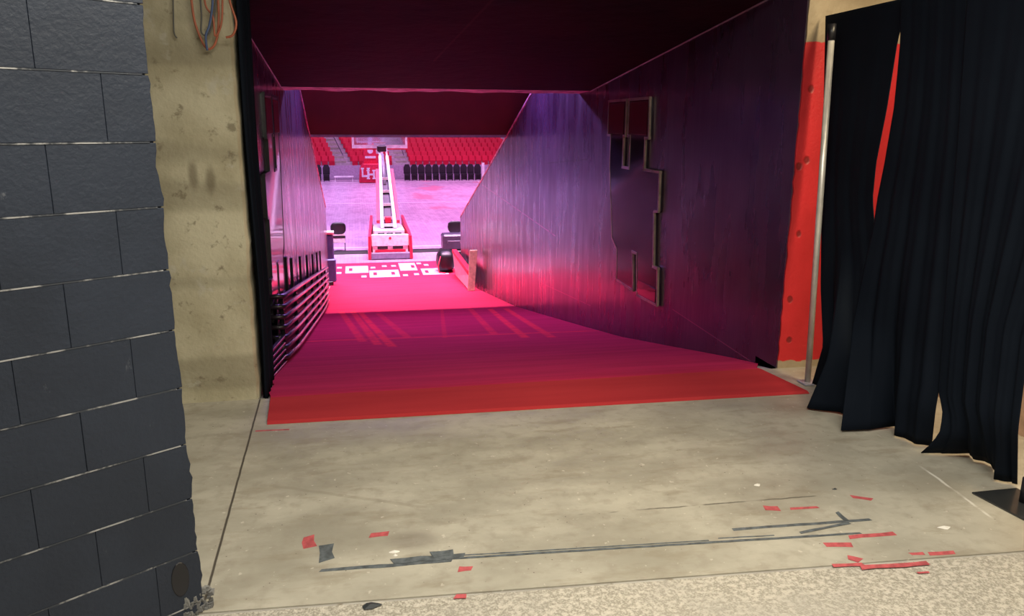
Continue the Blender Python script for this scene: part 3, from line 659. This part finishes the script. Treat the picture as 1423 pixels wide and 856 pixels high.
# navy padded gate leaf with a white top rail
t = thing('padded_gate', 'navy padded gate leaf with a white top rail at the foot of the left wall', 'gate', (-.80, 20.3, rz(20.3)))
obj('upper_pad', MB().box(-.96, -.64, 20.25, 20.37, -1.85, -1.16), M['navy'], t, bev=.03)
obj('lower_pad', MB().box(-.82, -.60, 20.22, 20.34, -2.38, -1.78), M['navy'], t, bev=.03)
obj('top_rail', MB().tube([(-1.12, 20.3, -1.11), (-.62, 20.3, -1.11)], .055, 10), M['white'], t, smooth=True, label='white top rail')
obj('foot', MB().box(-.80, -.68, 20.2, 20.36, rz(20.3)+.012, -2.36), M['black'], t, bev=.01)
obj('latch', MB().box(-.98, -.90, 20.26, 20.36, -1.05, -.88), M['black'], t, bev=.02)
# wedge board and plank
t = thing('wedge_board', 'white wedge-shaped side board with a red top edge at the foot of the right wall', 'board', (2.6, 19, rz(19)))
za = lambda y: rz(y)+.008
obj('side_panel', MB().hexa([(2.50, 17.9, za(17.9)), (2.53, 17.9, za(17.9)), (2.70, 21.8, z0), (2.67, 21.8, z0)], [(2.50, 17.9, za(17.9)+.36), (2.53, 17.9, za(17.9)+.36), (2.62, 21.8, z0+.66), (2.59, 21.8, z0+.66)]), plain('pale printed board', (.80, .70, .76), .5), t)
obj('red_top_edge', MB().hexa([(2.485, 17.9, za(17.9)+.36), (2.60, 17.9, za(17.9)+.36), (2.70, 21.8, z0+.66), (2.575, 21.8, z0+.66)], [(2.485, 17.9, za(17.9)+.46), (2.60, 17.9, za(17.9)+.46), (2.70, 21.8, z0+.74), (2.575, 21.8, z0+.74)]), M['red'], t, label='red top edge')
single('wood_plank', MB().hexa([(2.44, 17.6, za(17.6)+.004), (2.60, 17.6, za(17.6)+.004), (2.60, 17.66, za(17.6)+.004), (2.44, 17.66, za(17.6)+.004)], [(2.52, 17.80, za(17.6)+.92), (2.70, 17.80, za(17.6)+.92), (2.70, 17.86, za(17.6)+.92), (2.52, 17.86, za(17.6)+.92)]), M['wood'], 'raw wooden plank standing upright against the wedge board', 'plank', bev=.005)
# black bag and hard case
def blob(cx, cy, cz_, rx, ry, rz_, e=.6, n=14, m_=20):
    vs = []; sg = lambda v: math.copysign(abs(v)**e, v)
    for i in range(n+1):
        a = -pi/2+pi*i/n
        for j in range(m_):
            b = 2*pi*j/m_; k = 1+.06*noise.noise((i*.7, j*.6, cx))
            vs.append((cx+rx*sg(cos(a))*sg(cos(b))*k, cy+ry*sg(cos(a))*sg(sin(b))*k, cz_+rz_*sg(sin(a))*k))
    return MB().add(vs, [(i*m_+j, i*m_+(j+1) % m_, (i+1)*m_+(j+1) % m_, (i+1)*m_+j) for i in range(n) for j in range(m_)])
t = thing('duffel_bag', 'slumped black bag on the carpet end beside the wedge board', 'bag', (2.42, 22.3, z0))
obj('bag_body', blob(2.45, 22.4, z0+.33, .26, .35, .31), M['black'], t, smooth=True)
obj('strap', MB().tube([(2.28, 22.1, z0+.5), (2.2, 22.0, z0+.25), (2.22, 21.98, z0+.06), (2.4, 21.96, z0+.04)], .016, 6), M['red'], t, smooth=True, label='dull red strap')
t = thing('equipment_case', 'dark grey hard case stacked behind the black bag by the right wall end', 'case', (2.95, 24.2, z0))
obj('case_body', MB().box(2.55, 3.25, 24.0, 24.6, z0+.35, z0+.85), M['case'], t, bev=.05)
obj('case_base', MB().box(2.50, 3.3, 23.95, 24.65, z0+.02, z0+.35), M['black'], t, bev=.03)
obj('handle', MB().tube([(2.7, 23.98, z0+.60), (2.7, 23.92, z0+.66), (3.1, 23.92, z0+.66), (3.1, 23.98, z0+.60)], .014, 6), M['grey'], t, smooth=True, label='grey handle')
# courtside chairs flanking the near basket
def court_chair(x, y, label, back=M['black'], face=1, simple=False, grp=None):
    t = thing('courtside_chair', label, 'chair', (x, y, z0), grp)
    if simple:
        obj('chair_back', MB().prism([(x-.25, z0+.50), (x+.25, z0+.50), (x+.26, z0+.95), (x+.14, z0+1.2), (x-.14, z0+1.2), (x-.26, z0+.95)], 1, y+.20, y+.26), back, t)
        obj('seat', MB().box(x-.22, x+.22, y-.25, y+.2, z0+.42, z0+.50), back, t)
        obj('chair_frame', MB().box(x-.2, x-.16, y-.2, y+.22, z0, z0+.42).box(x+.16, x+.2, y-.2, y+.22, z0, z0+.42).box(x-.22, x+.22, y-.1, y+.05, z0+.06, z0+.40), M['black'], t)
        return t
    obj('headrest', blob(x, y, z0+.80, .25, .07, .20, .7), back, t, smooth=True)
    obj('chair_back', MB().box(x-.22, x+.22, y-.03, y+.04, z0+.30, z0+.62), M['white'], t, bev=.02, label='white lower back')
    obj('black_band', MB().box(x-.222, x+.222, y-.04, y-.03, z0+.47, z0+.55), M['black'], t)
    obj('seat', MB().box(x-.22, x+.22, y+.04, y+.48, z0+.38, z0+.45), back, t, bev=.02)
    for sx in (-1, 1):
        obj('leg', MB().tube([(x+sx*.2, y, z0+.42), (x+sx*.2, y+.38, z0)], .014, 6), M['black'], t, smooth=True)
        obj('leg', MB().tube([(x+sx*.2, y+.4, z0+.42), (x+sx*.2, y-.02, z0)], .014, 6), M['black'], t, smooth=True)
    return t
court_chair(-.66, 26.5, 'black-topped courtside chair with white lower back left of the near basket, by the navy gate')
court_chair(3.22, 26.3, 'black-topped courtside chair right of the near basket, cut off by the wall end')
# black cable covers on the floor both sides of the basket
for x0, x1, lab in ((-4.5, .28, 'black cable cover strip along the baseline left of the near basket'), (1.75, 8.0, 'black cable cover strip along the baseline right of the near basket')):
    single('cable_cover', MB().prism([(25.95, z0+.001), (26.25, z0+.001), (26.2, z0+.09), (26.0, z0+.09)], 0, x0, x1), M['black'], lab, 'cable cover')

# ------------------------------------------------------------------ near basketball goal, seen from behind
xc, yb = .97, 24.7
t = thing('basketball_goal', 'portable basketball goal seen from behind, white arms with red side pads', 'basketball goal', (xc, yb, z0))
obj('base_skirt', MB().box(xc-.62, xc+.62, yb, yb+.18, z0+.012, z0+.23), M['greypad'], t, bev=.03, label='grey padded bottom skirt')
obj('base_frame', MB().box(xc-.56, xc+.56, yb+.10, yb+2.3, z0+.08, z0+.42), M['white'], t, bev=.02)
for sx in (-1, 1):
    obj('caster_slot', MB().box(xc+sx*.24-.16, xc+sx*.24+.16, yb+.085, yb+.10, z0+.33, z0+.42), M['black'], t)
obj('red_tray', MB().box(xc-.48, xc+.48, yb+.06, yb+.12, z0+.24, z0+.31), M['red'], t)
obj('rear_panel', MB().box(xc-.58, xc+.58, yb+.06, yb+.14, z0+.43, z0+.80), M['white'], t, bev=.02)
obj('badge', MB().tube([(xc, yb+.05, z0+.68), (xc, yb+.06, z0+.68)], .04, 10), M['red'], t, label='small round red badge')
obj('ballast_box', MB().box(xc-.50, xc+.50, yb+.75, yb+2.2, z0+.42, z0+.86), M['white'], t, bev=.03)
for i in range(3):
    obj('roller', MB().tube([(xc-.36+.27*i, yb+.45, z0+.70), (xc-.16+.27*i, yb+.45, z0+.70)], .10, 10), M['black'], t, smooth=True)
for sx in (-1, 1):
    obj('side_pad', MB().hexa([(xc+sx*.60, yb+.02, z0+.02), (xc+sx*.70, yb+.02, z0+.02), (xc+sx*.62, yb+2.3, z0+.02), (xc+sx*.52, yb+2.3, z0+.02)], [(xc+sx*.60, yb+.02, z0+.75), (xc+sx*.68, yb+.02, z0+.75), (xc+sx*.56, yb+2.3, z0+1.15), (xc+sx*.48, yb+2.3, z0+1.15)]), M['red'], t, label='red side pad')
A0 = lambda sx: Vector((xc+sx*.21, yb+.9, z0+.86)); A1 = lambda sx: Vector((xc+sx*.12, yb+3.75, z0+3.05))
for sx in (-1, 1):
    obj('arm', MB().beam(A0(sx), A1(sx), .105, .14), M['white'], t, bev=.01)
    q = Vector((sx*.115, 0, -.0)); obj('arm_pad', MB().beam(A0(sx)+q+Vector((0, .3, .2)), A0(sx).lerp(A1(sx), .80)+q, .10, .14), M['red'], t, label='red arm pad')
    obj('arm_end', MB().beam(A1(sx), A1(sx)+Vector((0, .6, .25)), .06, .12), M['white'], t, bev=.01)
for k, f in enumerate((.05, .14, .32, .50, .68)):
    a = A0(-1).lerp(A1(-1), f); b = A0(1).lerp(A1(1), f); obj('cross_bar', MB().beam(a, b, .07, .09), M['white'], t)
obj('counterweight', MB().beam((xc, yb+.95, z0+.80), (xc, yb+3.3, z0+2.6), .26, .05), M['black'], t, bev=.01)
obj('motor', MB().box(xc-.10, xc+.10, yb+1.15, yb+1.35, z0+1.02, z0+1.22), M['red'], t, bev=.02, label='red motor housing')
obj('strut', MB().tube([(xc-.02, yb+2.7, z0+2.15), (xc-.04, yb+3.9, z0+3.12)], .065, 10), M['grey'], t, smooth=True)
obj('board_bracket', MB().box(xc-.20, xc+.12, yb+3.9, yb+4.45, z0+3.22, z0+3.42), M['black'], t, bev=.02)
bx0, bx1, by, bz0 = xc-1.05, xc+.87, yb+4.5, .76
bb = obj('backboard', MB().box(bx0, bx1, by, by+.03, bz0+.08, bz0+1.1), M['glass'], t)
fr = MB().box(bx0-.03, bx1+.03, by-.03, by+.05, bz0-.04, bz0+.08).box(bx0-.03, bx1+.03, by-.03, by+.05, bz0+1.08, bz0+1.16).box(bx0-.03, bx0+.05, by-.026, by+.046, bz0+.08, bz0+1.08).box(bx1-.05, bx1+.03, by-.026, by+.046, bz0+.08, bz0+1.08)
obj('board_frame', fr, M['white'], bb)
obj('board_padding', MB().box(bx0-.03, bx1+.03, by-.02, by+.06, bz0-.09, bz0-.04), M['red'], bb)
rg_ = [(xc-.09+.23*cos(2*pi*i/20), by+.42+.23*sin(2*pi*i/20), bz0+.15) for i in range(21)]
obj('hoop', MB().tube(rg_, .01, 6), M['orange'], t, smooth=True)
obj('net', MB().tube([(xc-.09, by+.42, bz0+.14), (xc-.09, by+.42, bz0-.05), (xc-.09, by+.42, bz0-.25)], [.22, .15, .12], 12, cap=False), M['chalk'], t, kind='stuff')

# far basketball goal: red padded stanchion facing us
fx, fy = -.02*1.0+.95, 57.6
t = thing('basketball_goal', 'far basketball goal with a red padded stanchion carrying white letters', 'basketball goal', (fx, fy, z0))
fx = 1.05
obj('base_pad', MB().prism([(fx-.86, z0+.02), (fx+.86, z0+.02), (fx+.78, z0+.95), (fx+.55, z0+1.35), (fx-.55, z0+1.35), (fx-.78, z0+.95)], 1, fy, fy+2.4), M['red'], t, bev=.04)
obj('upright_pad', MB().box(fx-.50, fx+.50, fy+.5, fy+1.3, z0+1.30, z0+2.75), M['red'], t, bev=.06)
obj('boom', MB().beam((fx, fy+1, z0+2.6), (fx, fy-1.2, z0+3.4), .3, .25), M['white'], t)
bo = obj('backboard', MB().box(fx-.9, fx+.9, fy-1.3, fy-1.27, z0+2.95, z0+4.0), M['glass'], t)
obj('board_frame', MB().box(fx-.93, fx+.93, fy-1.33, fy-1.25, z0+2.88, z0+2.95).box(fx-.93, fx-.88, fy-1.33, fy-1.25, z0+2.95, z0+4.0).box(fx+.88, fx+.93, fy-1.33, fy-1.25, z0+2.95, z0+4.0), M['white'], bo)
def letters(x, z, h, wd, y, seq):
    mb = MB(); s_ = .16*h; cur = x
    for ch in seq:
        R_ = dict(U=[(0, .22, .15, 1), (.78, 1, .15, 1), (0, 1, 0, .22), (-.08, .32, .84, 1), (.68, 1.08, .84, 1)], H=[(0, .24, 0, 1), (.76, 1, 0, 1), (0, 1, .40, .60), (-.08, .34, 0, .15), (.66, 1.08, 0, .15), (-.08, .34, .85, 1), (.66, 1.08, .85, 1)])[ch]
        for a, b, c, d in R_: mb.box(cur+a*wd, cur+b*wd, y-.02-.0025*(len(mb.v)//8), y, z+c*h, z+d*h)
        cur += wd*.72; z -= h*.22
    return mb
obj('lettering', letters(fx-.66, z0+.42, .66, .54, fy-.0, 'UH'), M['white'], t, label='white interlocked letters U and H')
mb = MB().tube([(fx, fy+.46, z0+2.25), (fx, fy+.5, z0+2.25)], .20, 16).box(fx-.38, fx+.38, fy+.46, fy+.5, z0+1.72, z0+1.88)
obj('round_emblem', mb, M['white'], t, label='white round emblem over a line of lettering')

# ------------------------------------------------------------------ far stand
SY, NR = 61.6, 8
mb = MB()
for i in range(NR+8): mb.box(-14, 24, SY+.85*i, SY+.85*(i+1), -2.9, -1.72+.31*i)
struct('floor_stand_far', mb, M['riser'])
struct('wall_stand_front', MB().box(-14, 24, SY-.12, SY, -2.6, -1.55), M['wallpanel'])
def seat_proto(label, grp):
    t = thing('stadium_seat', label, 'seat', (0, 0, 0), grp)
    obj('seat_back', MB().hexa([(-.21, .30, .36), (.21, .30, .36), (.21, .36, .36), (-.21, .36, .36)], [(-.20, .40, .86), (.20, .40, .86), (.20, .45, .86), (-.20, .45, .86)]), M['redseat'], t)
    obj('seat_pan', MB().hexa([(-.21, .24, .10), (.21, .24, .10), (.21, .34, .10), (-.21, .34, .10)], [(-.21, .16, .50), (.21, .16, .50), (.21, .24, .50), (-.21, .24, .50)]), M['redseat'], t)
    return t
def copy_tree(o, parent=None):
    c = o.copy(); C.objects.link(c)
    if parent: c.parent = parent
    for ch in o.children: copy_tree(ch, c)
    return c
def row_x(x, i): return x-(.17 if x < 2.6 else .05)*i
blocks = [(-3.6, -1.75, 'red seat in the far left block', 'red seats in the far left block', -3.6),
          (-.30, 3.0, 'red seat in the block behind the baskets', 'red seats behind the far basket', -.3),
          (4.1, 12.4, 'red seat in the large right block', 'red seats in the large right block', 4.1)]
cnt = 0
ORD = ['first', 'second', 'third', 'fourth', 'fifth', 'sixth', 'seventh', 'eighth', 'ninth', 'tenth', 'eleventh', 'twelfth', 'thirteenth', 'fourteenth', 'fifteenth', 'sixteenth', 'seventeenth', 'eighteenth']
for x0, x1, lab, grp, _ in blocks:
    pr_ = None
    for i in range(NR):
        x = x0+.25
        while x < x1:
            X_ = row_x(x, i)
            if pr_ is None: pr_ = seat_proto(lab, grp); o = pr_
            else: o = copy_tree(pr_)
            o.location = (X_, SY+.85*i+.28, -1.72+.31*i); cnt += 1
            o['label'] = '%s, %s row up, %s from the left' % (lab, ORD[i], ORD[int((x-x0)/.52+.01)])
            x += .52
# stair aisles with pale nosings
for xa, wd, lab in ((-1.55, 1.0, 'pale stepped aisle left of the block behind the basket'), (3.15, .8, 'pale stepped aisle left of the large right block')):
    t = thing('stair_aisle', lab, 'stairs', (xa, SY, -1.72))
    for i in range(NR+1):
        x = row_x(xa, i); obj('step', MB().box(x, x+wd, SY+.85*i, SY+.85*i+.42, -1.72+.31*i, -1.72+.31*i+.15), M['concrete'], t)
    rl = MB().tube([(row_x(xa, 0)+wd*.62, SY+.2, -.8), (row_x(xa, NR)+wd*.62, SY+.85*NR, -.8+.31*NR)], .035, 6)
    obj('handrail', rl, M['case'], t)
# black courtside chairs along the far baseline
for k in range(11):
    court_chair(3.75+.535*k, 59.6, 'black courtside chair, %s from the left in the long row right of the baskets' % ['first', 'second', 'third', 'fourth', 'fifth', 'sixth', 'seventh', 'eighth', 'ninth', 'tenth', 'eleventh'][k], simple=True, grp='black chairs right of the baskets')
for k in range(3):
    court_chair(-3.35+.6*k, 59.6, '%s black courtside chair of the short row left of the baskets' % ['leftmost', 'middle', 'rightmost'][k], simple=True, grp='black chairs left of the baskets')
single('white_table', MB().box(-1.6, -.2, 59.3, 60.0, z0+.30, z0+.36).box(-1.55, -1.5, 59.35, 59.4, z0, z0+.3).box(-.3, -.25, 59.35, 59.4, z0, z0+.3).box(-1.55, -1.5, 59.9, 59.95, z0, z0+.3).box(-.3, -.25, 59.9, 59.95, z0, z0+.3), M['white'], 'low white bench left of the far basket', 'bench')
single('partition_panel', MB().box(9.55, 9.75, 60.5, 60.7, z0, z0+1.25), M['white'], 'slim pale end panel at the right end of the black chair row', 'panel')
t = thing('camera_tripod', 'small dark equipment stand beyond the right end of the black chairs', 'stand', (10.9, 60.4, z0))
obj('stand_head', MB().box(10.72, 11.1, 60.3, 60.6, z0+.75, z0+1.15), M['black'], t, bev=.04)
for k in range(3): obj('leg', MB().tube([(10.9, 60.45, z0+.78), (10.9+.32*cos(k*2.1+.4), 60.45+.2*sin(k*2.1+.4), z0)], .035, 6), M['case'], t)

# ------------------------------------------------------------------ light fixtures
for i, (x, y, lab) in enumerate(((.7, 1.7, 'ceiling fluorescent fitting nearer the tunnel'), (1.6, -.9, 'ceiling fluorescent fitting farther from the tunnel'))):
    t = thing('ceiling_light', lab, 'light', (x, y, 3.3))
    obj('housing', MB().box(x-1.25, x+1.25, y-.3, y+.3, 3.18, 3.3), M['white'], t, bev=.01)
    obj('diffuser', MB().box(x-1.2, x+1.2, y-.26, y+.26, 3.13, 3.18), M['lamp'], t)
single('fill_housing', MB().box(-.7, 2.7, 12.0, 12.35, 2.96, 3.14), M['black'], 'black housing of the added violet fill light under the seating deck', 'light')  # unseen box added to house the violet fill
